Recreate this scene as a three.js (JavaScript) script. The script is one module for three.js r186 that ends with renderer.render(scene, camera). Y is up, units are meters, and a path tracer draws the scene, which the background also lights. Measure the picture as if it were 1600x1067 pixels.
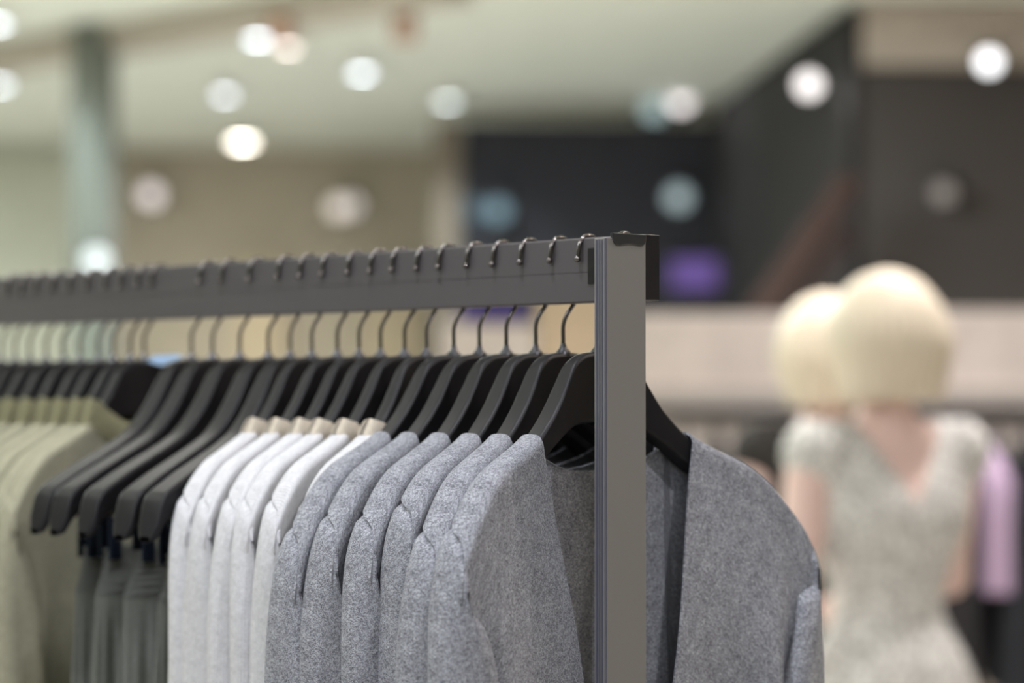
import * as THREE from 'three';
import { RoundedBoxGeometry } from 'three/addons/geometries/RoundedBoxGeometry.js';
import { MarchingCubes } from 'three/addons/objects/MarchingCubes.js';
import { mergeGeometries, mergeVertices } from 'three/addons/utils/BufferGeometryUtils.js';
import { RectAreaLightUniformsLib } from 'three/addons/lights/RectAreaLightUniformsLib.js';
RectAreaLightUniformsLib.init();

// ------------------------------------------------------------------ camera, exposure
const FOC = 3778, EYE = 1.5, PITCH = Math.atan(78.5 / FOC);          // focal length in pixels of a 1600 x 1067 frame
const scene = new THREE.Scene();
scene.background = new THREE.Color(0x000000);
const camera = new THREE.PerspectiveCamera(2 * Math.atan(533.5 / FOC) * 180 / Math.PI, 1600 / 1067, 0.1, 60);
camera.position.set(0, EYE, 0);
camera.rotation.x = PITCH;
camera.focus = 2.2;
camera.userData.fStop = 2.1;
const renderer = new THREE.WebGLRenderer();
renderer.toneMapping = THREE.LinearToneMapping;
renderer.toneMappingExposure = 1.35;
renderer.shadowMap.enabled = true;

// ------------------------------------------------------------------ helpers
let seed = 7;
const rnd = () => { seed = (seed * 1664525 + 1013904223) >>> 0; return seed / 4294967296; };
const rr = (a, b) => a + (b - a) * rnd();
const lerp = (a, b, t) => a + (b - a) * t;
const sstep = (a, b, x) => { const t = Math.min(1, Math.max(0, (x - a) / (b - a))); return t * t * (3 - 2 * t); };
const taken = {};
function numbered(n) { const k = taken[n] = (taken[n] ?? -1) + 1; return k ? `${n}_${String(k).padStart(3, '0')}` : n; }
function shade(m) { m.castShadow = m.receiveShadow = true; return m; }
function thing(name, label, category, pos = [0, 0, 0], turn = 0, group) {
  const o = new THREE.Group(); o.name = numbered(name); o.position.set(...pos); o.rotation.y = turn;
  o.userData = { label, category }; if (group) o.userData.group = group;
  scene.add(o); return o;
}
function part(name, geo, mat, parent, label) {
  const m = shade(new THREE.Mesh(geo, mat)); m.name = name; parent.add(m);
  if (label) m.userData.label = label;
  return m;
}
function struct(name, geo, mat, pos = [0, 0, 0], label) {
  const m = shade(new THREE.Mesh(geo, mat)); m.name = name; m.position.set(...pos); m.userData = { kind: 'structure' };
  if (label) m.userData.label = label;
  scene.add(m); return m;
}
function metreUV(g) {   // uv in metres, from the position across each face
  const P = g.attributes.position, N = g.attributes.normal, U = g.attributes.uv;
  for (let i = 0; i < P.count; i++) {
    const a = [Math.abs(N.getX(i)), Math.abs(N.getY(i)), Math.abs(N.getZ(i))], p = [P.getX(i), P.getY(i), P.getZ(i)];
    a[0] > a[1] && a[0] > a[2] ? U.setXY(i, p[2], p[1]) : a[1] > a[2] ? U.setXY(i, p[0], p[2]) : U.setXY(i, p[0], p[1]);
  }
  return g;
}
const box = (w, h, d, x = 0, y = 0, z = 0, r = 0) => metreUV((r ? new RoundedBoxGeometry(w, h, d, 2, r) : new THREE.BoxGeometry(w, h, d)).translate(x, y, z));
const at = (px, py, d) => new THREE.Vector3((px - 800) / FOC * d, EYE + (612 - py) / FOC * d, -d);   // a pixel at a known distance, in metres
const std = (c, roughness = 0.8, o = {}) => new THREE.MeshStandardMaterial({ color: c, roughness, ...o });
const phys = (c, roughness, o = {}) => new THREE.MeshPhysicalMaterial({ color: c, roughness, ...o });

// smooth interpolation through points (monotone cubic)
function curve(pts) {
  const n = pts.length, m = [];
  const d = i => (pts[i + 1][1] - pts[i][1]) / (pts[i + 1][0] - pts[i][0]);
  for (let i = 0; i < n; i++) m.push(i === 0 ? d(0) : i === n - 1 ? d(n - 2) : (d(i - 1) * d(i) <= 0 ? 0 : 2 * d(i - 1) * d(i) / (d(i - 1) + d(i))));
  return x => {
    if (x <= pts[0][0]) return pts[0][1];
    if (x >= pts[n - 1][0]) return pts[n - 1][1];
    let i = 0; while (x > pts[i + 1][0]) i++;
    const h = pts[i + 1][0] - pts[i][0], t = (x - pts[i][0]) / h;
    return (1 + 2 * t) * (1 - t) ** 2 * pts[i][1] + t * (1 - t) ** 2 * h * m[i] + t * t * (3 - 2 * t) * pts[i + 1][1] + t * t * (t - 1) * h * m[i + 1];
  };
}
// a grid of points as an indexed sheet; fn(i, j) -> [x, y, z, u, v]
function grid(ni, nj, fn, flip = false) {
  const p = [], uv = [], ix = [];
  for (let i = 0; i <= ni; i++) for (let j = 0; j <= nj; j++) { const q = fn(i, j); p.push(q[0], q[1], q[2]); uv.push(q[3] ?? i / ni, q[4] ?? j / nj); }
  for (let i = 0; i < ni; i++) for (let j = 0; j < nj; j++) {
    const a = i * (nj + 1) + j, b = a + 1, c = a + nj + 1, d = c + 1;
    flip ? ix.push(a, c, b, b, c, d) : ix.push(a, b, c, b, d, c);
  }
  const g = new THREE.BufferGeometry();
  g.setAttribute('position', new THREE.Float32BufferAttribute(p, 3)); g.setAttribute('uv', new THREE.Float32BufferAttribute(uv, 2)); g.setIndex(ix);
  return g;
}
// cloth: weld sheets, give them thickness and rims
function solidify(sheets, th) {
  const src = sheets.length > 1 ? mergeGeometries(sheets) : sheets[0];
  const P = src.attributes.position, U = src.attributes.uv, key = new Map(), map = [], pos = [], uv = [];
  for (let i = 0; i < P.count; i++) {
    const k = [P.getX(i), P.getY(i), P.getZ(i)].map(v => Math.round(v * 2e4)).join();
    if (!key.has(k)) { key.set(k, pos.length / 3); pos.push(P.getX(i), P.getY(i), P.getZ(i)); uv.push(U.getX(i), U.getY(i)); }
    map.push(key.get(k));
  }
  const ix = [], I = src.index.array;
  for (let i = 0; i < I.length; i += 3) { const a = map[I[i]], b = map[I[i + 1]], c = map[I[i + 2]]; if (a !== b && b !== c && a !== c) ix.push(a, b, c); }
  const g = new THREE.BufferGeometry();
  g.setAttribute('position', new THREE.Float32BufferAttribute(pos, 3)); g.setIndex(ix); g.computeVertexNormals();
  const N = g.attributes.normal, n = pos.length / 3, op = [], on = [], ou = [], oi = [];
  for (let s = 1; s >= -1; s -= 2) for (let i = 0; i < n; i++) {
    const q = s > 0 ? 0 : th;
    op.push(pos[3 * i] - N.getX(i) * q, pos[3 * i + 1] - N.getY(i) * q, pos[3 * i + 2] - N.getZ(i) * q);
    on.push(N.getX(i) * s, N.getY(i) * s, N.getZ(i) * s); ou.push(uv[2 * i], uv[2 * i + 1]);
  }
  const edges = new Map();
  for (let i = 0; i < ix.length; i += 3) {
    const [a, b, c] = [ix[i], ix[i + 1], ix[i + 2]];
    oi.push(a, b, c, a + n, c + n, b + n);
    for (const [x, y] of [[a, b], [b, c], [c, a]]) { const k = x < y ? x * 1e6 + y : y * 1e6 + x; edges.has(k) ? edges.set(k, null) : edges.set(k, [x, y]); }
  }
  for (const e of edges.values()) if (e) {
    const [x, y] = e, ids = [x, y, y + n, x + n], base = op.length / 3;
    for (const k of ids) { op.push(op[3 * k], op[3 * k + 1], op[3 * k + 2]); ou.push(ou[2 * k], ou[2 * k + 1]); }
    const A = new THREE.Vector3(op[3 * x], op[3 * x + 1], op[3 * x + 2]), B = new THREE.Vector3(op[3 * y], op[3 * y + 1], op[3 * y + 2]), C = new THREE.Vector3(op[3 * (x + n)], op[3 * (x + n) + 1], op[3 * (x + n) + 2]);
    const nn = C.sub(A).cross(B.sub(A)).normalize();
    for (let k = 0; k < 4; k++) on.push(nn.x, nn.y, nn.z);
    oi.push(base, base + 2, base + 1, base, base + 3, base + 2);
  }
  const o = new THREE.BufferGeometry();
  o.setAttribute('position', new THREE.Float32BufferAttribute(op, 3)); o.setAttribute('normal', new THREE.Float32BufferAttribute(on, 3)); o.setAttribute('uv', new THREE.Float32BufferAttribute(ou, 2)); o.setIndex(oi);
  return o;
}
function wireTube(pts, r, seg = 48, rad = 8) {
  return new THREE.TubeGeometry(new THREE.CatmullRomCurve3(pts.map(p => new THREE.Vector3(...p)), false, 'centripetal'), seg, r, rad);
}

// ------------------------------------------------------------------ textures
function dataTex(n, fn, srgb, rep) {
  const a = new Uint8Array(n * n * 4);
  for (let y = 0; y < n; y++) for (let x = 0; x < n; x++) { const c = fn(x, y); const k = 4 * (y * n + x); a[k] = c[0]; a[k + 1] = c[1]; a[k + 2] = c[2]; a[k + 3] = 255; }
  const t = new THREE.DataTexture(a, n, n); t.wrapS = t.wrapT = THREE.RepeatWrapping; t.magFilter = THREE.LinearFilter; t.minFilter = THREE.LinearMipmapLinearFilter; t.generateMipmaps = true;
  if (srgb) t.colorSpace = THREE.SRGBColorSpace;
  t.repeat.set(rep, rep); t.needsUpdate = true; return t;
}
// fibres: short strokes of lighter and darker hair, wrapped round the edges
function fibreField(n, strokes, len, alpha) {
  const f = new Float32Array(n * n).fill(0.5);
  for (let s = 0; s < strokes; s++) {
    let x = rnd() * n, y = rnd() * n, a = rnd() * Math.PI * 2; const v = rnd() < 0.5 ? rr(0, 0.3) : rr(0.7, 1), L = len * rr(0.5, 1.3), bend = rr(-0.12, 0.12);
    for (let k = 0; k < L; k++) {
      x += Math.cos(a); y += Math.sin(a); a += bend;
      const xi = ((x | 0) % n + n) % n, yi = ((y | 0) % n + n) % n;
      for (const [dx, dy] of [[0, 0], [1, 0], [0, 1]]) { const q = ((yi + dy) % n) * n + (xi + dx) % n; f[q] += (v - f[q]) * alpha; }
    }
  }
  return f;
}
// wrapped value noise
function valueNoise(n, cells) {
  const g = Float32Array.from({ length: cells * cells }, () => rnd());
  return (x, y) => {
    const fx = x / n * cells, fy = y / n * cells, i = Math.floor(fx), j = Math.floor(fy), u = fx - i, v = fy - j, s = u * u * (3 - 2 * u), t = v * v * (3 - 2 * v);
    const G = (a, b) => g[((b % cells + cells) % cells) * cells + (a % cells + cells) % cells];
    return lerp(lerp(G(i, j), G(i + 1, j), s), lerp(G(i, j + 1), G(i + 1, j + 1), s), t);
  };
}
const FN = 1024, felt = fibreField(FN, 110000, 15, 0.5), patch = valueNoise(FN, 18);
const feltMap = dataTex(FN, (x, y) => { const v = felt[y * FN + x], p = patch(x, y) - 0.5, b = 142 + (v - 0.5) * 118 + p * 16; return [b, b + 1, b + 7].map(c => Math.max(0, Math.min(255, c))); }, true, 1 / 0.19);
const feltBump = dataTex(FN, (x, y) => { const v = felt[y * FN + x] * 255; return [v, v, v]; }, false, 1 / 0.19);
const n1 = valueNoise(256, 64), n2 = valueNoise(256, 16);
const knitBump = dataTex(256, (x, y) => { const v = 127 + 105 * Math.sin(x / 256 * 2 * Math.PI * 16) + (n1(x, y) - 0.5) * 40; return [v, v, v].map(c => Math.max(0, Math.min(255, c))); }, false, 1 / 0.044);
const clothMap = dataTex(256, (x, y) => { const b = 222 + (n1(x, y) - 0.5) * 26 + (n2(x, y) - 0.5) * 14; return [b, b, b]; }, true, 1 / 0.05);
const metalRough = dataTex(256, (x, y) => { const v = 120 + (n2(x, y) - 0.5) * 60 + (n1(x, y) - 0.5) * 30; return [v, v, v]; }, false, 1 / 0.12);
const tweedMap = dataTex(256, (x, y) => { const b = 218 + (n1(x, y) - 0.5) * 110; return [b, b, b].map(c => Math.max(0, Math.min(255, c))); }, true, 1 / 0.42);
const plaster = dataTex(256, (x, y) => { const b = 236 + (n1(x, y) - 0.5) * 14 + (n2(x, y) - 0.5) * 14; return [b, b, b]; }, true, 1 / 0.8);

// ------------------------------------------------------------------ materials
const M = {
  felt: phys(0xffffff, 0.95, { map: feltMap, bumpMap: feltBump, bumpScale: 0.0005, sheen: 0.25, sheenRoughness: 0.6, sheenColor: new THREE.Color(0.5, 0.5, 0.55) }),
  cream: phys(0xefeef0, 0.9, { map: clothMap, bumpMap: knitBump, bumpScale: 0.0004 }),
  creamCollar: phys(0xfff0da, 0.9, { map: clothMap, bumpMap: knitBump, bumpScale: 0.0012 }),
  green: phys(0xb6b298, 0.9, { map: clothMap, bumpMap: knitBump, bumpScale: 0.0004 }),
  greenCollar: phys(0xb0ab84, 0.9, { map: clothMap, bumpMap: knitBump, bumpScale: 0.0012 }),
  skirt: phys(0x94978e, 0.85, { map: clothMap, bumpMap: knitBump, bumpScale: 0.0003 }),
  skirtBand: phys(0x94968e, 0.85, { map: clothMap, bumpMap: knitBump, bumpScale: 0.001 }),
  hanger: phys(0x121013, 0.52, { specularIntensity: 0.65 }),
  hook: std(0x7a7472, 0.22, { metalness: 1 }),
  ferrule: std(0x4a4a4c, 0.3, { metalness: 1 }),
  clip: std(0x252e40, 0.22, { metalness: 0.6 }),
  rail: std(0x5e5a5c, 0.5, { metalness: 0.3 }),
  post: std(0x8b8884, 0.5, { metalness: 0.3 }),
  postEdge: std(0x6c6e7c, 0.4, { metalness: 0.5 }),
  blackCap: phys(0x17151a, 0.35),
  glossCap: phys(0x24262a, 0.08, { clearcoat: 1, clearcoatRoughness: 0.05 }),
};

// ------------------------------------------------------------------ room
const CEIL = 3.0;
const mWallCream = std(0xc4c6b8, 0.9, { map: plaster }), mTaupe = std(0xb8ae9e, 0.9, { map: plaster }), mCeil = std(0xe4e9e2, 0.92, { map: plaster }), mFloor = std(0xd2cbc0, 0.5, { map: plaster });
const mNavy = phys(0x23242f, 0.7), mDark = phys(0x161416, 0.85), mBrown = phys(0x3d3837, 0.8), mTan = std(0xbfb3aa, 0.9, { map: plaster });
struct('floor', box(11, 0.2, 21), mFloor, [-0.5, -0.1, -6]);
struct('ceiling', box(11, 0.2, 21), mCeil, [-0.5, CEIL + 0.1, -6]);
struct('wall_back', box(10.6, CEIL, 0.2), mTaupe, [-0.5, CEIL / 2, -15.0]);
struct('wall_left', box(0.2, CEIL, 20.6), mWallCream, [-5.7, CEIL / 2, -6]);
struct('wall_right', box(0.2, CEIL, 20.6), mTan, [4.7, CEIL / 2, -6]);
struct('wall_front', box(10.6, CEIL, 0.2), mWallCream, [-0.5, CEIL / 2, 4.2]);
struct('wall_cream', box(3.0, CEIL - 0.02, 0.16), mWallCream, [-2.66 - 1.5, (CEIL - 0.02) / 2, -14.7], 'pale cream wall at the far left');
struct('trim_1', box(0.14, CEIL - 0.02, 0.3), std(0x5e635b, 0.85), [-1.715, (CEIL - 0.02) / 2, -9.9], 'grey green pillar at the far left');
for (const [k, px, w] of [[5, 405, 0.3], [6, 618, 0.34]]) struct('trim_' + k, box(w, 2.3, 0.06), std(0xb9ab94, 0.85), [(px - 800) / FOC * 14.85, 1.15, -14.86], 'pale beige upright panel added in place of wall-wash light on the taupe wall');  // added panels, their pale colour standing in for wall-wash light
// dark walls to the right of the middle
struct('wall_navy', box(1.54, 2.9, 0.16), mNavy, [0.505, 1.45, -12.6]);
struct('trim_2', box(0.12, 2.9, 0.3), std(0x786d62, 0.85), [-0.34, 1.45, -12.62], 'beige upright at the edge of the navy wall');
{
  const g = box(3.3, CEIL - 0.02, 0.16), w = struct('wall_dark', g, mDark, [1.25, (CEIL - 0.02) / 2, -10.88]);
  w.rotation.y = Math.atan2(3.26, -0.24);
}
struct('wall_brown', box(3.2, 2.74, 0.16), mBrown, [1.34 + 1.6, 1.37, -9.3]);
struct('trim_3', box(3.2, CEIL - 2.75, 0.2), mTan, [1.34 + 1.6, (CEIL + 2.74) / 2, -9.3], 'tan bulkhead above the dark brown wall');
{
  const a = at(-60, 85, 10.75), b = at(470, -4, 9.2), L = Math.hypot(b.x - a.x, b.z - a.z);
  const t = struct('trim_4', box(L + 1.5, 0.08, 0.34), std(0xa69f94, 0.9), [(a.x + b.x) / 2, CEIL - 0.04, (a.z + b.z) / 2], 'beige beam across the ceiling');
  t.rotation.y = -Math.atan2(b.z - a.z, b.x - a.x);
}

// ------------------------------------------------------------------ lamps
const mHousing = std(0xc9c7c2, 0.5), mHousingDark = std(0x2a2626, 0.5);
const lensMats = {};
function lensMat(c, k) { const id = c + '_' + k; return lensMats[id] ??= new THREE.MeshStandardMaterial({ color: 0x141414, emissive: c, emissiveIntensity: k, roughness: 0.4 }); }
const lampGeo = {};
function lamp(name, pos, { r = 0.045, color = 0xfff4e6, glow = 6, power = 0, dir = [0, -1, 0], angle = 1.1, label, dark = false, group }) {
  const t = thing(name, label, 'lamp', [0, 0, 0], 0, group);
  t.position.copy(pos);
  const d = new THREE.Vector3(...dir).normalize();
  t.quaternion.setFromUnitVectors(new THREE.Vector3(0, -1, 0), d);
  const k = r.toFixed(3);
  lampGeo[k] ??= [
    new THREE.LatheGeometry([[r * 0.2, 0.075], [r * 1.1, 0.075], [r * 1.28, 0.06], [r * 1.3, 0], [r * 1.12, -0.006], [r * 1.04, 0.004], [r * 1.04, 0.02]].map(p => new THREE.Vector2(...p)), 24),
    new THREE.SphereGeometry(r, 20, 10, 0, Math.PI * 2, Math.PI / 2, Math.PI / 2).scale(1, 0.28, 1).translate(0, 0.008, 0),
  ];
  part('housing', lampGeo[k][0], dark ? mHousingDark : mHousing, t);
  const lens = part('lamp_lens', lampGeo[k][1], lensMat(color, glow), t); lens.castShadow = false;
  if (power) {
    const s = new THREE.SpotLight(color, power, 0, angle, 0.8, 2);
    s.position.copy(pos).addScaledVector(d, 0.03); s.target.position.copy(pos).addScaledVector(d, 1);
    s.castShadow = true; s.shadow.radius = r / 0.02; s.name = 'lamp_light';
    scene.add(s, s.target);
  }
  return t;
}
// lamps the photograph shows, by their place and distance
const seen = [
  // px, py, distance, radius, colour, glow, power, label
  [378, 221, 13.9, 0.07, 0xfff8ea, 22, 6, 'brightest white ceiling lamp above the far taupe wall'],
  [402, 60, 9.85, 0.048, 0xe8f4ff, 13, 6, 'cool white ceiling lamp touching a pinkish one near the top'],
  [449, 73, 10.05, 0.046, 0xffeee8, 10, 5, 'pinkish white ceiling lamp overlapping a cool white one'],
  [565, 113, 10.95, 0.052, 0xe8f4ff, 12, 6, 'cool white ceiling lamp left of the middle of the ceiling'],
  [351, 147, 11.75, 0.052, 0xe8f2ff, 10, 6, 'cool white ceiling lamp just above the brightest lamp'],
  [699, 158, 12.0, 0.055, 0xe4f2f4, 8, 5, 'pale ceiling lamp beside the top corner of the navy wall'],
  [-6, 36, 9.5, 0.046, 0xe8f4ff, 12, 5, 'upper white lamp cut by the left edge of the picture'],
  [-2, 131, 11.4, 0.05, 0xe8f4ff, 12, 4, 'lower white lamp cut by the left edge of the picture'],
];
for (const [px, py, d, r, c, glow, power, label] of seen) lamp('ceiling_lamp', at(px, py, d), { r, color: c, glow, power, label, group: 'lamps in the shop ceiling' });
const onWalls = [  // dim discs low on the dark walls glow in place of lamp reflections
  [235, 305, 14.7, 0.062, 0xe6dcd8, 1.25, 'soft pinkish wall lamp on the taupe wall at left'],
  [528, 325, 14.7, 0.06, 0xf0e4d6, 1.0, 'left one of two touching wall lamps on the taupe wall'],
  [546, 322, 14.72, 0.06, 0xeae2dc, 0.9, 'right one of two touching wall lamps on the taupe wall'],
  [150, 408, 9.7, 0.05, 0xe6f2f0, 1.5, 'pale lamp on the grey pillar just above the rail'],
  [1064, 155, 12.4, 0.056, 0xf4ecec, 1.9, 'whitish lamp high on the navy wall, right one of a pair'],
  [1022, 171, 12.45, 0.054, 0xa8c0c0, 0.9, 'dim greenish lamp high on the navy wall, left one of a pair'],
  [1060, 309, 12.4, 0.058, 0xbcd0d4, 0.7, 'blue grey disc low on the navy wall above the post, standing in for a reflected lamp'],
  [778, 330, 12.4, 0.056, 0x6a8490, 1.2, 'dim blue disc low on the navy wall, standing in for a reflected lamp, right one of a pair'],
  [742, 329, 12.45, 0.056, 0x4a6270, 0.9, 'very dim blue disc beside the navy wall edge, standing in for a reflected lamp'],
  [1265, 132, 9.5, 0.044, 0xf6efec, 2.0, 'white spot lamp on the dark wall below the ceiling slope'],
  [1475, 302, 9.15, 0.04, 0x8a827c, 0.9, 'faint grey disc on the brown wall, standing in for a reflected lamp'],
  [1547, 96, 9.12, 0.038, 0xfdfdff, 2.6, 'white spot lamp at the top of the brown wall'],
];
for (const [px, py, d, r, c, glow, label] of onWalls) {
  const p = at(px, py, d), aim = new THREE.Vector3(0, EYE, 0).sub(p).normalize();
  lamp('wall_lamp_or_reflection', p, { r, color: c, glow, power: 0.12 * glow, dir: [aim.x, -0.35, aim.z], angle: 1.0, label, dark: true });
}
// lamps above the rack, outside the frame
const over = [[-1.15, -1.0, 2.6, 0xf0f4ff], [-0.35, -2.1, 1.4, 0xf2f4ff], [0.75, -1.2, 2, 0xf8f8ff], [-1.9, -2.7, 3, 0xf2f6ec], [1.3, -2.7, 2, 0xfff0e6], [-0.9, -4.0, 6, 0xf8f6f0], [1.1, -4.6, 6, 0xfaf4f2], [0.9, -5.6, 7, 0xfaf2f0], [2.1, -5.4, 7, 0xfaf2f0], [-2.6, -5.4, 10, 0xf6f8ea], [-0.7, -7.0, 7, 0xf8f8ee], [-2.4, -8.2, 7, 0xf4f8ea], [3.2, -7.8, 12, 0xfff0e6]];
over.forEach(([x, z, power, c], i) => lamp('downlight', new THREE.Vector3(x, CEIL - 0.08, z), { r: 0.05, color: c, glow: i < 5 ? 320 : 12, power, label: `ceiling downlight above the shop floor, ${['first', 'second', 'third', 'fourth', 'fifth', 'sixth', 'seventh', 'eighth', 'ninth', 'tenth', 'eleventh', 'twelfth', 'thirteenth'][i]} from the front`, group: 'downlights above the racks' }));
// soft fill panels, added overhead out of view to raise the ambient light
function panel(x, z, w, d, I, c, label) {
  const t = thing('fill_panel', label, 'lamp', [x, CEIL - 0.05, z]);
  part('frame', box(w + 0.06, 0.05, d + 0.06, 0, 0.025, 0, 0.005), mHousing, t);
  part('fill_diffuser', box(w, 0.01, d, 0, -0.004, 0), lensMat(c, 2.2), t);
  const a = new THREE.RectAreaLight(c, I, w, d); a.position.set(x, CEIL - 0.062, z); a.rotation.x = -Math.PI / 2; a.name = 'fill_light'; scene.add(a);
}
panel(-1.7, -0.4, 1.2, 0.6, 7, 0xeaf0ff, 'added square ceiling fill panel left of the front rack');
panel(0.6, 0.9, 1.2, 0.6, 8, 0xeef2ff, 'added square ceiling fill panel in front of the rack');
panel(-3.2, -6.5, 1.8, 0.9, 27, 0xeaf2ee, 'added square ceiling fill panel over the left of the shop');
panel(-4.4, -12.2, 1.2, 0.9, 27, 0xeef2ee, 'added square ceiling fill panel by the far cream wall');
panel(-0.6, -8.0, 1.8, 0.9, 27, 0xecf2ee, 'added square ceiling fill panel over the middle of the shop');

// ------------------------------------------------------------------ the rack: local x runs along the rail to its near end, local z points to the viewer's left
const TH = -Math.atan2(0.743, 0.669), XD = new THREE.Vector3(Math.cos(TH), 0, -Math.sin(TH)), ZD = new THREE.Vector3(Math.sin(TH), 0, Math.cos(TH));
const NECKY = EYE + 63 * 2.29 / FOC, P0 = at(928, 549, 2.29);
const onRack = (x, y, z) => new THREE.Vector3().copy(P0).addScaledVector(XD, x).addScaledVector(ZD, z).setY(NECKY + y);
const cosP = Math.cos(PITCH), sinP = Math.sin(PITCH);
const project = p => { const y = p.y - EYE, d = -p.z * cosP + y * sinP, h = y * cosP + p.z * sinP; return [800 + FOC * p.x / d, 533.5 - FOC * h / d]; };
const neckX = px => { let x = 0; for (let k = 0; k < 40; k++) x += (px - project(onRack(x, 0, 0))[0]) / 1000; return x; };
const RAIL_TOP = 0.1075, RAIL_H = 0.0615, RAIL_ZF = 0.009, RAIL_ZB = -0.009;

{
  const base = onRack(0, 0, 0); base.y = 0;
  const t = thing('clothes_rack', 'dark grey metal clothes rack with a flat rail and upright post', 'clothes rack', base.toArray(), TH);
  const yT = NECKY + RAIL_TOP, XE = 0.0735, LEFT = -2.0;
  // rail: extruded profile with a fine groove along its front
  const s = new THREE.Shape(), zf = RAIL_ZF, zb = RAIL_ZB, g = 0.0006, yg = yT - 0.033, c = 0.0012;
  [[zf, yT - c], [zf - c, yT], [zb + c, yT], [zb, yT - c], [zb, yT - RAIL_H + c], [zb + c, yT - RAIL_H], [zf - c, yT - RAIL_H], [zf, yT - RAIL_H + c], [zf, yg - g], [zf - g, yg], [zf, yg + g]].forEach(([z, y], i) => i ? s.lineTo(-z, y) : s.moveTo(-z, y));
  const rg = new THREE.ExtrudeGeometry(s, { depth: XE - LEFT, bevelEnabled: false, steps: 1 }).rotateY(Math.PI / 2).translate(LEFT, 0, 0);
  part('rail', rg, M.rail, t);
  part('rail_end_cap', box(0.004, RAIL_H - 0.001, RAIL_ZF - RAIL_ZB + 0.002, XE + 0.0022, yT - RAIL_H / 2, (RAIL_ZF + RAIL_ZB) / 2, 0.0008), M.blackCap, t, 'black plastic cap on the end of the rail');
  const postAt = x => {
    const zf2 = 0.0615, w = 0.0150, zb2 = RAIL_ZF + 0.0004, yTop = yT - 0.0055, H = yTop;
    const p = part('post', box(w, H, zf2 - zb2, x - w / 2, H / 2, (zf2 + zb2) / 2, 0.0012), M.post, t);
    // ribbed narrow face and the bright corner bead
    for (let k = 0; k < 3; k++) part('rib', box(0.0018, H - 0.004, 0.0008, x - w + 0.0035 + k * 0.0035, H / 2, zf2 + 0.0003), M.postEdge, p);
    part('corner_bead', new THREE.CylinderGeometry(0.0011, 0.0011, H - 0.002, 8).translate(x - 0.0008, H / 2, zf2 - 0.0008), M.postEdge, p, 'bright bead along the corner of the post');
    return [zf2, zb2, yTop];
  };
  const [zf2, zb2, yTop] = postAt(0.0790);
  postAt(LEFT + 0.03);
  // glossy plug let into the top of the post
  const u = new THREE.Shape(); u.moveTo(-0.0205, 0.0035); u.lineTo(0.0205, 0.0035); u.lineTo(0.0205, 0.0); u.quadraticCurveTo(0.02, -0.006, 0.014, -0.0055); u.quadraticCurveTo(0, -0.003, -0.012, -0.0062); u.quadraticCurveTo(-0.02, -0.0065, -0.0205, 0.001); u.closePath();
  part('top_plug', new THREE.ExtrudeGeometry(u, { depth: 0.0025, bevelEnabled: true, bevelSize: 0.0008, bevelThickness: 0.0008, bevelSegments: 2 }).rotateY(Math.PI / 2).translate(0.0775, yTop, 0.032), M.glossCap, t, 'glossy black plug at the top of the post');
  part('bracket', box(0.066, 0.034, 0.0012, 0.035, yT - 0.027, RAIL_ZF + 0.0007, 0.0005), M.blackCap, t, 'thin dark bracket between rail and post');
  for (const x of [0.074, LEFT + 0.022]) part('foot', box(0.05, 0.03, 0.55, x, 0.015, 0.03, 0.006), M.rail, t);
}

// ------------------------------------------------------------------ hangers. Local: origin where the hook meets the body, +z the arm toward the viewer, +x toward the near end
const Tp = curve([[0, 0], [0.02, -0.002], [0.038, -0.011], [0.052, -0.031], [0.065, -0.05], [0.08, -0.067], [0.10, -0.084], [0.14, -0.1035], [0.18, -0.121], [0.22, -0.141], [0.26, -0.165]]);
const Up = curve([[0, -0.066], [0.035, -0.070], [0.07, -0.089], [0.10, -0.112], [0.14, -0.135], [0.18, -0.152], [0.22, -0.172], [0.26, -0.195]]);
const Th = curve([[0, 0.015], [0.03, 0.018], [0.06, 0.023], [0.10, 0.025], [0.2, 0.029], [0.26, 0.029]]);
function hangerBody(half, bow, slim = 1) {
  const N = 88, C = [];
  for (const [cx, cy] of [[1, 1], [-1, 1], [-1, -1], [1, -1]]) for (let k = 0; k < 4; k++) {
    const a0 = Math.atan2(cy, cx) - Math.PI / 4 + k / 3 * Math.PI / 2; C.push([cx, cy, Math.cos(a0), Math.sin(a0)]);
  }
  const f = (i, j) => {
    const z = (i / N * 2 - 1) * half, s = Math.abs(z), tip = sstep(half - 0.02, half, s), end = i === 0 || i === N ? 0.5 : 1;
    let top = Tp(s) - 0.03 * tip * tip, bot = Up(s) - 0.012 * tip; if (top - bot < 0.008) top = bot + 0.008;
    const mid = (top + bot) / 2, hy = (top - bot) / 2 * end, hx = Th(s) / 2 * slim * (1 - 0.12 * tip) * end, r = Math.min(0.0055, hx, hy);
    const [cx, cy, ca, sa] = C[j % 16];
    return [bow * (s / 0.2) ** 1.6 + cx * (hx - r) + ca * r, mid + cy * (hy - r) + sa * r, z, z, j / 16 * 0.12];
  };
  const g = grid(N, 16, f, true);
  const w = mergeVertices((g.deleteAttribute('uv'), g), 1e-6); w.computeVertexNormals();
  const P = w.attributes.position, uv = []; for (let i = 0; i < P.count; i++) uv.push(P.getX(i) * 4, P.getZ(i) * 2);
  w.setAttribute('uv', new THREE.Float32BufferAttribute(uv, 2));
  return w;
}
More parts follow.
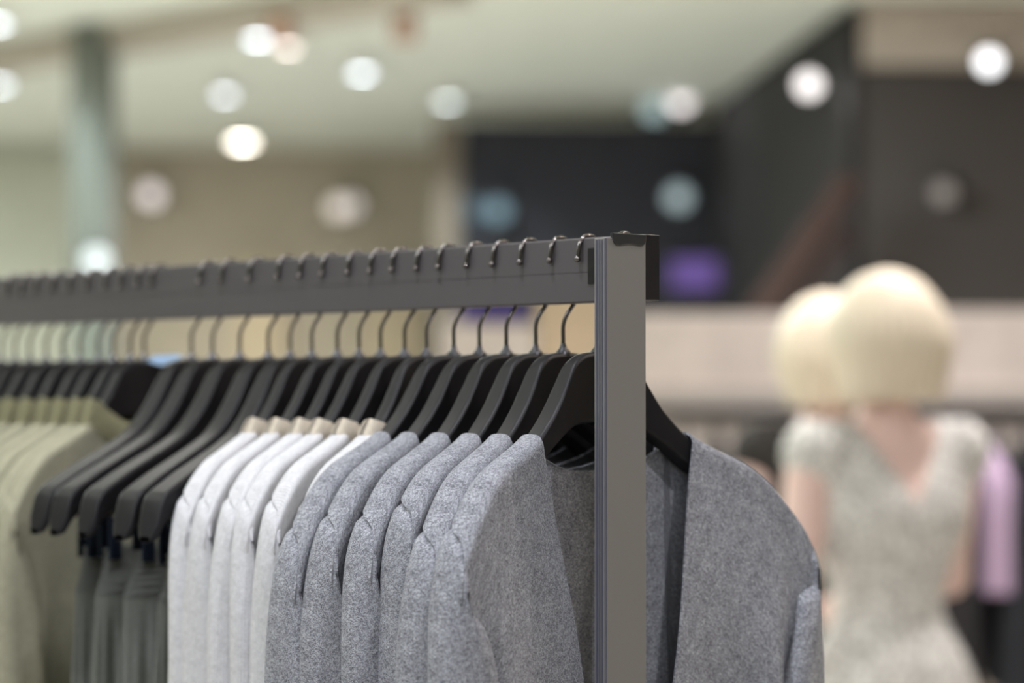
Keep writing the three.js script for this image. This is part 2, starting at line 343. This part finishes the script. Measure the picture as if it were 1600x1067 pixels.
const hookPts = [[0, -0.004, 0], [0, 0.012, 0], [0, 0.027, -0.0004], [0.0022, 0.036, -0.003], [0.0068, 0.047, -0.0085], [0.0125, 0.058, -0.0122], [0.020, 0.076, -0.0128], [0.029, 0.094, -0.0124], [0.0335, 0.1035, -0.0108], [0.0355, 0.1085, -0.0068], [0.0362, 0.1100, 0], [0.0362, 0.1085, 0.0065], [0.0355, 0.1030, 0.0108], [0.0345, 0.0950, 0.0122], [0.033, 0.0875, 0.0125]];
const hookGeo = mergeGeometries([wireTube(hookPts, 0.0021, 72, 10), new THREE.SphereGeometry(0.0032, 14, 10).translate(...hookPts[14])]);
const ferruleGeo = new THREE.LatheGeometry([[0.0075, -0.003], [0.0068, 0.0005], [0.0036, 0.004], [0.0027, 0.0075], [0.0015, 0.0085]].map(p => new THREE.Vector2(...p)), 16);
const bodyGeo = hangerBody(0.165, 0.045), wideGeo = hangerBody(0.238, 0.0), plainGeo = hangerBody(0.165, 0.03, 0.72);
function hanger(geo, pos, turn, label, group = 'black hangers on the front rack') {
  const t = thing('clothes_hanger', label, 'hanger', pos.toArray(), turn, group);
  part('body', geo, M.hanger, t); part('hook', hookGeo, M.hook, t, 'dark wire hook').rotation.y = TH - turn;   // the hook swivels square to the rail
  part('ferrule', ferruleGeo, M.ferrule, t);
  return t;
}
// turn a hanger about its hook so that a point of it shows at a measured place along the picture
function yawFor(x, pt, px) {
  let best = 0, err = 1e9;
  for (let k = -40; k <= 40; k++) { const a = k * 0.0075, c = Math.cos(a), s = Math.sin(a), p = project(onRack(x + pt[0] * c + pt[2] * s, pt[1], -pt[0] * s + pt[2] * c)); const e = Math.abs(p[0] - px); if (e < err) { err = e; best = a; } }
  return best;
}

// ------------------------------------------------------------------ garments
const bowOf = (z, bow) => bow * (Math.abs(z) / 0.2) ** 1.6;
const ridge = z => { const s = Math.abs(z); return Tp(Math.min(s, 0.215)) - (s > 0.215 ? (s - 0.215) * 0.9 : 0) - (s > 0.15 ? 8.5 * (s - 0.15) ** 2 : 0) + 0.005; };
const waveOf = (o, z, q, front) => o.fold * sstep(0.02, 0.5, q) * (Math.sin(z * 62 + o.ph + (front ? 0 : 1.7) + q * 1.1) * 0.65 + Math.sin(z * 29 + o.ph * 2.3 - q * 2.0) * 0.6);
// a point of one half of a hung garment: a runs from the neck to the armhole, v from the back hem (-1) over the shoulder (0) to the front hem (1)
function halfPoint(o, sg, a, v) {
  const { zn, zs, hem, bow, dF, dB, open } = o, L = Math.abs(v), front = v > 0;
  const slant = 0.017 * Math.max(-1, Math.min(1, v / 0.1)) * a * a * (1 - sstep(0.1, 0.2, L));     // the seam runs lower on the front
  const zr = lerp(zn, zs, a) + slant, h = (Th(Math.min(zr, 0.2)) / 2 + 0.005) * (o.slim ?? 1), yR = ridge(zr), y1 = yR - h * 0.9, yNeck = ridge(zn);
  const ang = Math.min(1, L / 0.1) * Math.PI / 2; let x, y, z = zr;
  if (L <= 0.1) { x = h * Math.sin(ang) ** 0.62; y = yR - h * 0.9 * (1 - Math.max(0, Math.cos(ang)) ** 0.62); }
  else {
    const q = (L - 0.1) / 0.9; y = lerp(y1, hem, q);
    x = h + ((front ? dF : dB) - h) * sstep(0, 0.3, q) + waveOf(o, sg * zr, q, front);
    x *= 1 - 0.8 * sstep(0.78, 1, a) * sstep(0.02, 0.3, q);
    z = lerp(zr, lerp(zn, zs - 0.012, a), sstep(0, 0.3, q));
  }
  if (front && open) { const zi = Math.max(0.012, zn - open * Math.max(0, yNeck - y - 0.004)); z -= (zn - zi) * (1 - a); }
  const len = L <= 0.1 ? h * 1.5 * L / 0.1 : h * 1.5 + y1 - y;
  return [bowOf(zr, bow) + (front ? x : -x), y, sg * z, zr * sg * 1.25, front ? -len : len];
}
function garmentBody(o) {
  const { zn, zs, hem, bow, dF, dB, open, dipB, dipF, fold, ph, NA = 26, NQ = 34, NC = 12 } = o;
  const vs = []; for (let k = 0; k <= 7; k++) vs.push(k / 7 * 0.1); for (let k = 1; k <= NQ; k++) vs.push(0.1 + 0.9 * (k / NQ) ** 1.25);
  const V = [...vs.slice(1).reverse().map(v => -v), ...vs];
  const yNeck = ridge(zn);
  const wave = (z, q, front) => waveOf(o, z, q, front);
  const half = sg => grid(NA, V.length - 1, (i, j) => halfPoint(o, sg, i / NA, V[j]), sg > 0);
  const centre = front => grid(NC * 2, vs.length - 1, (i, j) => {
    const c = i / NC - 1, L = vs[j], z = c * zn, h = (Th(zn) / 2 + 0.005) * (o.slim ?? 1), w = 1 - Math.abs(c) ** 3;
    const dip = (front ? dipF : dipB) * (1 - Math.abs(c) ** 2.4), yTop = yNeck - dip; let x, y;
    const ang = Math.min(1, L / 0.1) * Math.PI / 2, y1 = yTop - h * 0.9;
    if (L <= 0.1) { x = lerp(h * Math.sin(ang) ** 0.62, h * 0.9, w); y = yTop - h * 0.9 * lerp(1 - Math.max(0, Math.cos(ang)) ** 0.62, L / 0.1, w); }
    else { const q = (L - 0.1) / 0.9; y = lerp(y1, hem, q); x = lerp(h, h * 0.9, w * (1 - sstep(0, 0.2, q))) + ((front ? dF : dB) - h) * sstep(0, 0.3, q) + wave(z, q, front); }
    return [bowOf(zn, bow) * (0.35 + 0.65 * Math.abs(c) ** 2) * 1 + (front ? x : -x) * 1, y, z, z, front ? y : -y];
  }, front);
  const sheets = [half(1), half(-1), centre(false)];
  if (!open) sheets.push(centre(true));
  return solidify(sheets, o.th ?? 0.0022);
}
function sleeve(o, sg) {
  const { zs, bow, rx = 0.023, rz = 0.027, cuff = -0.66, ph } = o, xB = bowOf(zs, bow), NR = 44, NS = 40, vU = 0.1 + 0.9 * 0.24;
  return solidify([grid(NR, NS, (k, i) => {
    const th = (i / NS * 2 - 1) * Math.PI, w = Math.abs(th) / Math.PI, f = (k / NR) ** 1.7, s = Math.sin(th), c = Math.cos(th);
    const v = Math.sign(th) * (w < 0.45 ? w / 0.45 * 0.1 : lerp(0.1, vU, (w - 0.45) / 0.55)), E = halfPoint(o, sg, 1, v);
    const close = sstep(0.9, 1, w);                                  // front and back meet under the arm
    const x0 = lerp(lerp(xB, E[0], 0.88), xB, close), y0 = E[1] - 0.003, z0 = Math.abs(E[2]) - 0.004;
    const y = y0 + f * (cuff - y0), dn = y0 - y, e = 1 - Math.exp(-dn / 0.035), puff = 0.0055 * sstep(0, 0.009, dn);
    const crease = 0.0045 * sstep(0.02, 0.12, dn) * Math.cos(th * 3 + ph + y * 5);
    const xt = xB + 0.003 + (rx + crease) * Math.sign(s) * Math.abs(s) ** 0.85, zt = zs - 0.008 + (rz + crease * 0.7) * c;
    return [lerp(x0, xt, e) + puff * s, y, sg * (lerp(z0, zt, e) + puff * Math.max(0, c)), th / 6.283 * 0.16, y];
  }, sg < 0)], 0.002);
}
function collar(o) {
  const { zn, bow, dipB, dipF, tall } = o, NP = 64, NH = 10, yN = ridge(zn), h = (Th(zn) / 2 + 0.005) * (o.slim ?? 1);
  return solidify([grid(NP, NH, (i, j) => {
    const a = i / NP * Math.PI * 2, c = Math.cos(a), s = Math.sin(a), t = j / NH, front = s > 0;
    const dip = (front ? dipF : dipB) * Math.abs(s) ** 3;
    const z = (zn + 0.004) * Math.sign(c) * Math.abs(c) ** 0.55 * (1 - 0.10 * t), x = (h + 0.002 + 0.003 * Math.sin(t * Math.PI)) * Math.sign(s) * Math.abs(s) ** 0.45;
    return [bowOf(zn, bow) * (0.35 + 0.65 * c * c) + x, yN - dip - 0.004 + t * tall - 0.002 * Math.abs(Math.sin(6 * a)), z, i / NP * 0.44, t * tall];
  }, false)], 0.0025);
}
const ORD = ['first', 'second', 'third', 'fourth', 'fifth', 'sixth', 'seventh', 'eighth', 'ninth', 'tenth'];

// six grey felt cardigans, counted from the post
const grey = [[934, 714, 0.212], [880, 671, 0.215], [837, 636, 0.197], [791, 574, 0.207], [749, 518, 0.208], [709, 461, 0.217]];
grey.forEach(([npx, spx, zs], i) => {
  const x = neckX(npx), bow = 0.045, yaw = yawFor(x, [bowOf(zs, bow), ridge(zs), zs], spx), pos = onRack(x, 0, 0);
  const n = ORD[i], near = i === 0;
  hanger(bodyGeo, pos, TH + yaw, near ? 'black hanger nearest the post, its right arm showing beyond it' : `black hanger inside the ${n} grey cardigan from the post`);
  const o = { zn: 0.097, zs, hem: -0.74, bow, dF: near ? 0.03 : 0.018, dB: 0.017, open: 0.175, dipB: 0.036, dipF: 0, fold: near ? 0.009 : 0.004, ph: 1 + i * 1.9, NA: 36, NQ: 48, rx: near ? 0.028 : 0.025, rz: 0.028 };
  const t = thing('cardigan', near ? 'grey felt cardigan nearest the post, open front showing its dark inside' : `grey felt cardigan, ${n} one from the post`, 'cardigan', pos.toArray(), TH + yaw, 'grey felt cardigans');
  part('body', garmentBody(o), M.felt, t); part('sleeve', sleeve(o, 1), M.felt, t); part('sleeve', sleeve(o, -1), M.felt, t);
});
// six cream ribbed tops, counted from the cardigans
const creams = [[666, 482], [632, 429], [594.5, 388], [561, 362], [527, 323], [487, 291]];
creams.forEach(([npx, spx], i) => {
  const x = neckX(npx), zs = 0.2, bow = 0.03, yaw = yawFor(x, [bowOf(zs, bow), ridge(zs), zs], spx), pos = onRack(x, 0, 0), n = ORD[i];
  hanger(plainGeo, pos, TH + yaw, `black hanger inside the ${n} cream top from the grey cardigans`);
  const o = { zn: 0.098, zs, hem: -0.68, bow, dF: 0.013, dB: 0.012, open: 0, dipB: 0.012, dipF: 0.032, fold: 0.0025, ph: 2 + i * 2.1, rx: 0.016, rz: 0.024, slim: 0.74, tall: 0.016, th: 0.0016 };
  const t = thing('ribbed_top', `cream ribbed knit top with a low collar, ${n} one from the grey cardigans`, 'top', pos.toArray(), TH + yaw, 'cream ribbed tops');
  part('body', garmentBody(o), M.cream, t); part('sleeve', sleeve(o, 1), M.cream, t); part('sleeve', sleeve(o, -1), M.cream, t);
  part('collar', collar(o), M.creamCollar, t, 'ribbed stand collar in a warmer cream');
});
// ------------------------------------------------------------------ skirts hung by clips from bare hangers
function skirtGeo(half, top, hem, ph) {
  const N = 120, K = 40;
  return solidify([grid(N, K, (i, j) => {
    const a = i / N * Math.PI * 2, t = j / K, y = lerp(top, hem, t), c = Math.cos(a), s = Math.sin(a), flare = 1 + 0.22 * sstep(0, 1, t);
    const pl = 0.0045 * sstep(0, 0.12, t) * Math.sin(a * 22 + ph) * (0.6 + 0.4 * Math.sin(a * 5 + ph));
    return [(0.010 + 0.012 * sstep(0, 0.3, t) + pl) * Math.sign(s) * Math.abs(s) ** 0.8, y, (half * flare + pl) * Math.sign(c) * Math.abs(c) ** 0.7, i / N * 0.6, y];
  }, false)], 0.0012);
}
function bandGeo(half, top, bot, ph) {
  const N = 96, K = 24;
  return solidify([grid(N, K, (i, j) => {
    const a = i / N * Math.PI * 2, t = j / K, c = Math.cos(a), s = Math.sin(a), rib = 0.0011 * Math.sin(t * Math.PI * 14);
    return [(0.008 + rib + 0.0025 * t) * Math.sign(s) * Math.abs(s) ** 0.8, lerp(top, bot, t), (half * (0.93 + 0.075 * t * t) + rib) * Math.sign(c) * Math.abs(c) ** 0.6, i / N * 0.5, t * 0.05];
  }, false)], 0.0015);
}
const skirtN = [[453, 225], [419, 185], [375, 128], [332, 84], [299, 54]];
skirtN.forEach(([npx, tpx], i) => {
  const x = neckX(npx), yaw = yawFor(x, [0, -0.17, 0.238], tpx), pos = onRack(x, 0, 0), n = ORD[i];
  const h = hanger(wideGeo, pos, TH + yaw, `wide bare black clip hanger, ${n} one left of the cream tops`);
  const barY = -0.172;
  part('clip_bar', mergeGeometries([wireTube([[0, barY, -0.19], [0, barY, 0], [0, barY, 0.19]], 0.0019, 24, 8), wireTube([[0, -0.155, 0.185], [0, -0.168, 0.192], [0, barY, 0.19]], 0.0019, 10, 8), wireTube([[0, -0.155, -0.185], [0, -0.168, -0.192], [0, barY, -0.19]], 0.0019, 10, 8)]), M.hook, h, 'thin metal bar under the hanger');
  for (const s of [-1, 1]) {
    const zc = s * (0.155 + 0.006 * Math.sin(i * 2.2));
    const c = part('clip', mergeGeometries([box(0.004, 0.046, 0.018, 0.0075, -0.197, zc, 0.0018), box(0.004, 0.046, 0.018, -0.0075, -0.197, zc, 0.0018)]), M.clip, h, 'glossy dark trouser clip');
    part('clip_spring', new THREE.TorusGeometry(0.0065, 0.0014, 8, 20).translate(0, -0.174, zc), M.ferrule, c);
  }
  const half = 0.178, g = thing('skirt', `charcoal pleated skirt clipped to the ${n} bare hanger from the cream tops`, 'skirt', pos.toArray(), TH + yaw, 'charcoal skirts');
  part('waistband', bandGeo(half, -0.208, -0.257, i), M.skirtBand, g, 'elastic ribbed waistband');
  part('pleated_cloth', skirtGeo(half, -0.2565, -0.86, i * 1.7), M.skirt, g);
});
// ------------------------------------------------------------------ pale green tops at the far end
const greens = [225, 204, 177, 153, 125, 98, 72, 46, 23, 2];
greens.forEach((npx, i) => {
  const x = neckX(npx), zs = 0.205, bow = 0.03, pos = onRack(x, 0, 0), n = ORD[i], yaw = yawFor(x, [bowOf(zs, bow), ridge(zs), zs], npx - 205);
  hanger(plainGeo, pos, TH + yaw, `black hanger inside the ${n} pale green top from the skirts`);
  const o = { zn: 0.09, zs, hem: -0.72, bow, dF: i ? 0.015 : 0.024, dB: 0.014, open: 0, dipB: 0.01, dipF: 0.03, fold: i ? 0.004 : 0.007, ph: 0.5 + i * 1.3, rx: 0.016, rz: 0.025, slim: 0.74, tall: 0.03, NA: 18, NQ: 26 };
  const t = thing('knit_top', `pale green knit top with a stand collar, ${n} one from the skirts`, 'top', pos.toArray(), TH + yaw, 'pale green tops');
  part('body', garmentBody(o), M.green, t); part('sleeve', sleeve(o, 1), M.green, t); part('sleeve', sleeve(o, -1), M.green, t);
  part('collar', collar(o), M.greenCollar, t, 'ribbed stand collar');
});
// plate in the hanger gap, its bright blue standing in for a light flash
{
  const x = neckX(292), t = thing('blue_flash_plate', 'small pale blue plate standing in for a blue flash in the gap between hangers', 'tag', onRack(x - 0.0385, 0.0015, 0.004).toArray(), TH + 0.12);
  const s = new THREE.Shape(); s.moveTo(-0.030, -0.004); s.lineTo(-0.006, -0.009); s.lineTo(0.034, 0.001); s.lineTo(0.02, 0.003); s.lineTo(-0.02, 0.002); s.closePath();
  part('plate', new THREE.ExtrudeGeometry(s, { depth: 0.0012, bevelEnabled: true, bevelSize: 0.0004, bevelThickness: 0.0004, bevelSegments: 1 }), phys(0xb8d8ff, 0.25), t);
}

// ------------------------------------------------------------------ shelf partition and the rack before it, behind the mannequins
const mPanel = std(0xebdfd8, 0.85, { map: plaster }), mWood = std(0xd8c2a6, 0.7, { map: plaster }), mSlat = std(0xb4aca6, 0.8);
{
  const D = 6.6, t = thing('display_partition', 'low pale pink partition with a wooden section behind the mannequins', 'partition', [0, 0, -D]);
  const X = px => (px - 800) / FOC * D, Y = py => EYE + (612 - py) / FOC * D;
  const slab = (name, x0, x1, top, mat, label) => part(name, box(X(x1) - X(x0) - 0.004, top, 0.12, (X(x0) + X(x1)) / 2, top / 2, -0.06, 0.004), mat, t, label);
  slab('panel', 690, 838, Y(507), mPanel); slab('wood_panel', 838, 968, Y(455), mWood, 'peach coloured wooden panel'); slab('panel', 968, 1320, Y(490), mPanel); slab('panel', 1320, 1900, Y(484), mPanel);
  part('slat', box(X(1900) - X(968), 0.05, 0.03, (X(1900) + X(968)) / 2, Y(620), 0.016, 0.004), mSlat, t, 'grey horizontal slat');
  part('slat', box(X(1900) - X(968), 0.028, 0.03, (X(1900) + X(968)) / 2, Y(645), 0.016, 0.004), mSlat, t, 'grey horizontal slat');
  const b = thing('storage_box', 'violet box standing on the low end of the pink partition', 'box', [X(770), Y(507), -D - 0.06]);
  const w = X(822) - X(720);
  part('box_body', box(w, 0.085, 0.1, 0, 0.0425, 0, 0.004), std(0x453a78, 0.7), b); part('lid', box(w + 0.008, 0.02, 0.108, 0, 0.092, 0, 0.004), std(0x3c3368, 0.7), b);
}
{
  const D = 6.2, y = EYE - 0.05, x0 = 0.25, x1 = 2.0;
  const t = thing('wall_rack', 'dark tube clothes rack behind the mannequins', 'clothes rack', [0, 0, -D]);
  part('rail', new THREE.CylinderGeometry(0.014, 0.014, x1 - x0, 16).rotateZ(Math.PI / 2).translate((x0 + x1) / 2, y, 0), M.blackCap, t);
  for (const x of [x0, x1]) part('post', new THREE.CylinderGeometry(0.014, 0.014, y, 16).translate(x, y / 2, 0), M.blackCap, t);
  for (const x of [x0, x1]) part('foot', box(0.04, 0.03, 0.5, x, 0.015, 0, 0.006), M.blackCap, t);
  const o = { zn: 0.08, zs: 0.2, hem: -0.66, bow: 0.02, dF: 0.028, dB: 0.026, open: 0, dipB: 0.01, dipF: 0.04, fold: 0.006, ph: 1.3, rx: 0.034, rz: 0.03, tall: 0.02, NA: 12, NQ: 18, NC: 8 };
  const gB = garmentBody(o), gS = [sleeve(o, 1), sleeve(o, -1)], gC = collar(o);
  const hk = new THREE.Mesh();
  const dark = [0x39373a, 0x2f2e31, 0x3f3d3f, 0x2a292c, 0x343236].map(c => std(c, 0.95, { map: clothMap })), lav = std(0xcfb4d4, 0.9, { map: clothMap }), char = std(0x2b2f36, 0.95, { map: clothMap });
  const smallHook = wireTube([[0, -0.01, 0], [0, 0.012, 0], [0, 0.022, -0.012], [0, 0.037, -0.0178], [0, 0.052, -0.010], [0, 0.0545, 0], [0, 0.050, 0.011], [0, 0.040, 0.0165]], 0.002, 30, 6);
  const spots = []; for (let px = 985; px <= 1800; px += 44) spots.push(px);
  const nearest = (px) => px < 1230 ? 'left of' : px < 1500 ? 'behind' : 'right of';
  let kd = { 'left of': 0, behind: 0, 'right of': 0 };
  spots.forEach((px, i) => {
    const x = (px + (i === 12 ? 14 : 0) - 800) / FOC * D + rr(-0.008, 0.008); if (x < x0 + 0.05 || x > x1 - 0.05) return;
    const isLav = i === 12, isChar = px > 1550, y0 = y - 0.0385, turn = rr(-0.08, 0.08), side = nearest(px), k = isLav ? 0 : kd[side]++;
    const what = isLav ? 'lavender top' : isChar ? 'charcoal blue top' : 'dark grey top', where = isLav ? 'among dark clothes right of the mannequin' : `${side} the mannequin, ${ORD[k]} from the left`;
    const h = thing('clothes_hanger', `black hanger inside the ${what} ${where}`, 'hanger', [x, y0, -D], turn, 'hangers on the back rack');
    part('body', plainGeo, M.hanger, h); part('hook', smallHook, M.hook, h);
    const g = thing('hanging_top', `${what} ${where}`, 'top', [x, y0, -D], turn, 'clothes on the back rack'), m = isLav ? lav : isChar ? char : dark[i % 5];
    part('body', gB, m, g); part('sleeve', gS[0], m, g); part('sleeve', gS[1], m, g); part('collar', gC, m, g);
    if (isLav) g.scale.set(1, 0.62, 1);
  });
}

// ------------------------------------------------------------------ mannequins: local y up, back of the figure toward +z
function field(res, half, centre, dist) {
  const mc = new MarchingCubes(res, new THREE.MeshBasicMaterial(), false, false, 400000); mc.isolation = 0;
  for (let k = 0; k < res; k++) for (let j = 0; j < res; j++) for (let i = 0; i < res; i++) {
    const x = (i - res / 2) / (res / 2) * half[0] + centre[0], y = (j - res / 2) / (res / 2) * half[1] + centre[1], z = (k - res / 2) / (res / 2) * half[2] + centre[2];
    mc.field[i + j * res + k * res * res] = -dist(x, y, z);
  }
  mc.update();
  const n = mc.count, p = mc.positionArray.slice(0, n * 3);
  for (let i = 0; i < n; i++) for (let a = 0; a < 3; a++) p[3 * i + a] = p[3 * i + a] * half[a] + centre[a];
  let g = new THREE.BufferGeometry(); g.setAttribute('position', new THREE.BufferAttribute(new Float32Array(p), 3));
  g = mergeVertices(g, 1e-5); g.computeVertexNormals();
  const P = g.attributes.position, uv = []; for (let i = 0; i < P.count; i++) uv.push(P.getX(i) + P.getZ(i) * 0.6, P.getY(i));
  g.setAttribute('uv', new THREE.Float32BufferAttribute(uv, 2));
  return g;
}
const cap = (x, y, z, a, b, ra, rb, fz = 1) => {   // tapered capsule, flattened along z by fz
  const dx = b[0] - a[0], dy = b[1] - a[1], dz = b[2] - a[2], px = x - a[0], py = y - a[1], pz = z - a[2], t = Math.min(1, Math.max(0, (px * dx + py * dy + pz * dz) / (dx * dx + dy * dy + dz * dz)));
  return Math.hypot(px - t * dx, py - t * dy, (pz - t * dz) / fz) - lerp(ra, rb, t);
};
const smin = (a, b, k) => { const h = Math.max(k - Math.abs(a - b), 0) / k; return Math.min(a, b) - h * h * k / 4; };
const ell = (x, y, z, c, r) => { const k = Math.hypot((x - c[0]) / r[0], (y - c[1]) / r[1], (z - c[2]) / r[2]); return (k - 1) * Math.min(...r); };
function torso(x, y, z) {
  let d = cap(x, y, z, [-0.05, 1.30, 0], [0.05, 1.30, 0], 0.105, 0.105, 0.85);
  d = smin(d, cap(x, y, z, [0, 1.25, 0], [0, 1.08, 0], 0.115, 0.098, 0.8), 0.08);
  d = smin(d, cap(x, y, z, [-0.05, 0.9, 0.01], [0.05, 0.9, 0.01], 0.115, 0.115, 0.88), 0.1);
  d = smin(d, cap(x, y, z, [-0.15, 1.415, 0], [0.15, 1.415, 0], 0.048, 0.048), 0.08);
  return d;
}
const arms = (x, y, z) => {
  let d = 1e9;
  for (const s of [-1, 1]) {
    if (s > 0) {   // the right arm is bent forward, the hand before the waist
      let a = cap(x, y, z, [0.168, 1.41, 0], [0.178, 1.15, -0.05], 0.046, 0.036);
      a = smin(a, cap(x, y, z, [0.178, 1.15, -0.05], [0.10, 1.08, -0.24 + 0.03], 0.036, 0.025), 0.02);
      a = smin(a, cap(x, y, z, [0.10, 1.08, -0.21], [0.05, 1.08, -0.218], 0.026, 0.028), 0.02);
      for (let f = 0; f < 4; f++) a = smin(a, cap(x, y, z, [0.05, 1.055 + f * 0.016, -0.22], [-0.015 - 0.006 * (f % 3), 1.05 + f * 0.015, -0.212], 0.0095, 0.0075), 0.008);
      a = smin(a, cap(x, y, z, [0.075, 1.10, -0.218], [0.035, 1.135, -0.222], 0.011, 0.0085), 0.01);
      d = Math.min(d, a); continue;
    }
    let a = cap(x, y, z, [s * 0.176, 1.41, 0], [s * 0.218, 1.13, 0.012], 0.046, 0.038);
    a = smin(a, cap(x, y, z, [s * 0.218, 1.13, 0.012], [s * 0.215, 0.89, -0.03], 0.036, 0.024), 0.02);
    a = smin(a, cap(x, y, z, [s * 0.215, 0.89, -0.03], [s * 0.212, 0.80, -0.045], 0.026, 0.03, 0.6), 0.02);
    for (let f = 0; f < 4; f++) a = smin(a, cap(x, y, z, [s * 0.212, 0.80, -0.066 + f * 0.017], [s * 0.207, 0.725 + Math.abs(f - 1.4) * 0.008, -0.07 + f * 0.016], 0.0095, 0.0075), 0.008);
    a = smin(a, cap(x, y, z, [s * 0.208, 0.85, -0.06], [s * 0.198, 0.785, -0.085], 0.011, 0.0085), 0.01);
    d = Math.min(d, a);
  }
  return d;
};
function figure(x, y, z) {
  let d = smin(torso(x, y, z), arms(x, y, z), 0.03);
  d = smin(d, cap(x, y, z, [0, 1.42, 0.005], [0, 1.54, -0.012], 0.052, 0.05), 0.05);
  d = smin(d, ell(x, y, z, [0, 1.625, -0.02], [0.072, 0.108, 0.09]), 0.03);
  d = smin(d, cap(x, y, z, [0, 1.625, -0.105], [0, 1.598, -0.122], 0.008, 0.013), 0.012);                       // nose
  d = smin(d, cap(x, y, z, [-0.018, 1.572, -0.102], [0.018, 1.572, -0.102], 0.008, 0.008), 0.01);               // mouth
  for (const s of [-1, 1]) {
    d = Math.max(d, -(Math.hypot(x - s * 0.031, y - 1.632, z + 0.118) - 0.016));                                   // eye sockets
    d = smin(d, ell(x, y, z, [s * 0.072, 1.615, -0.01], [0.012, 0.03, 0.02]), 0.012);                             // ears
    let l = cap(x, y, z, [s * 0.085, 0.88, 0], [s * 0.08, 0.48, -0.01], 0.085, 0.052);
    l = smin(l, cap(x, y, z, [s * 0.08, 0.48, -0.01], [s * 0.075, 0.09, 0.02], 0.053, 0.034), 0.03);
    l = smin(l, cap(x, y, z, [s * 0.075, 0.04, 0.02], [s * 0.085, 0.025, -0.15], 0.038, 0.022, 1), 0.03);
    d = smin(d, l, 0.03);
  }
  return d;
}
const figGeo = field(104, [0.3, 0.92, 0.27], [0, 0.87, -0.03], figure);
const dressD = (x, y, z) => {
  let d = torso(x, y, z) - 0.012;
  d = smin(d, cap(x, y, z, [0, 0.92, 0.005], [0, 0.55, 0.005], 0.165, 0.2, 0.72), 0.06);
  for (const s of [-1, 1]) d = smin(d, cap(x, y, z, [s * 0.14, 1.425, 0], [s * 0.178, 1.40, 0.002], 0.053, 0.054), 0.03);
  d = Math.max(d, 0.56 - y, y - 1.468);
  d = Math.max(d, -Math.max(Math.abs(x) - Math.max(0, (y - 1.30) * 0.62), 0.02 - z));                             // V cut at the back
  d = Math.max(d, -(Math.hypot(x, y - 1.50, z) - 0.085));                                                          // neck hole
  return d;
};
const dressGeo = field(96, [0.32, 0.52, 0.24], [0, 1.02, 0], dressD);
const hairD = (x, y, z) => {
  let d = ell(x, y, z, [0, 1.645, 0.0], [0.108, 0.118, 0.122]);
  d = smin(d, cap(x, y, z, [-0.035, 1.60, 0.02], [-0.04, 1.545, 0.025], 0.085, 0.07), 0.05);
  d = smin(d, cap(x, y, z, [0.035, 1.60, 0.02], [0.04, 1.545, 0.025], 0.085, 0.07), 0.05);
  d += 0.0022 * Math.sin(Math.atan2(x, z) * 34) * sstep(1.72, 1.62, y);
  d = Math.max(d, 1.505 - y);
  d = Math.max(d, -(ell(x, y, z, [0, 1.585, -0.12], [0.062, 0.095, 0.1])));
  return d;
};
const hairGeo = field(88, [0.16, 0.16, 0.16], [0, 1.63, 0.01], hairD);
const mSkin = phys(0xeacbc2, 0.55), mHair = phys(0xe4d7c2, 0.6), mTweed = std(0xf0eeea, 0.95, { map: tweedMap }), mDarkDress = std(0x3a3836, 0.95, { map: clothMap });
function mannequin(label, pos, turn, dressMat, scale, dressLabel) {
  const t = thing('mannequin', label, 'mannequin', pos, turn); t.scale.setScalar(scale);
  part('figure', figGeo, mSkin, t); part('wig', hairGeo, mHair, t, 'blond bob wig'); part('dress', dressGeo, dressMat, t, dressLabel);
  return t;
}
{
  const p = at(1386, 612, 4.7), q = at(1292, 612, 5.35);
  mannequin('mannequin with a blond bob in a speckled grey sleeveless dress', [p.x, 0, p.z], 0.42, mTweed, 0.985, 'speckled light grey dress with a V neck');
  mannequin('second blond mannequin mostly hidden behind the one in grey', [q.x, 0, q.z], 0.3, mDarkDress, 0.975, 'dark dress');
}
// ------------------------------------------------------------------ details on the dark walls
{
  const p = at(1092, 428, 12.45), t = thing('screen', 'violet glowing screen on the navy wall behind the post', 'screen', p.toArray());
  part('casing', box(0.33, 0.19, 0.04, 0, 0, -0.022, 0.006), mHousingDark, t);
  part('display', box(0.29, 0.15, 0.006, 0, 0, 0.001), new THREE.MeshStandardMaterial({ color: 0x000000, emissive: 0x6c5698, emissiveIntensity: 0.75 }), t);
  const a = new THREE.RectAreaLight(0x6c5698, 0.75, 0.29, 0.15); a.position.set(p.x, p.y, p.z + 0.012); a.rotation.y = Math.PI; a.name = 'screen_light'; scene.add(a);
}
{
  const a = at(1345, 285, 9.0), b = a.clone().add(new THREE.Vector3(-1.50, 0.05 - a.y, 0)), L = a.distanceTo(b), t = thing('leaning_board', 'dark red brown board leaning against the dark wall', 'board', [(a.x + b.x) / 2, (a.y + b.y) / 2, a.z]);
  t.rotation.z = Math.atan2(a.y - b.y, a.x - b.x);
  part('plank', box(L, 0.09, 0.05, 0, 0.04, 0, 0.006), std(0x38241f, 0.8), t); part('plank', box(L * 0.9, 0.08, 0.05, -0.02, -0.06, -0.02, 0.006), std(0x2c1c1a, 0.8), t);
}
for (const [px, py] of [[436, -8], [632, -14]]) {
  const p = at(px, py, 9.1), t = thing('track_spot', px < 500 ? 'left brown spotlight body at the top edge of the picture' : 'right brown spotlight body at the top edge of the picture', 'lamp', [p.x, CEIL, p.z]);
  part('stem', new THREE.CylinderGeometry(0.012, 0.012, 0.06, 10).translate(0, -0.03, 0), mHousingDark, t);
  part('housing', new THREE.CylinderGeometry(0.045, 0.05, 0.13, 20).translate(0, -0.11, 0), std(0x8a6a58, 0.6), t);
}
renderer.render(scene, camera);
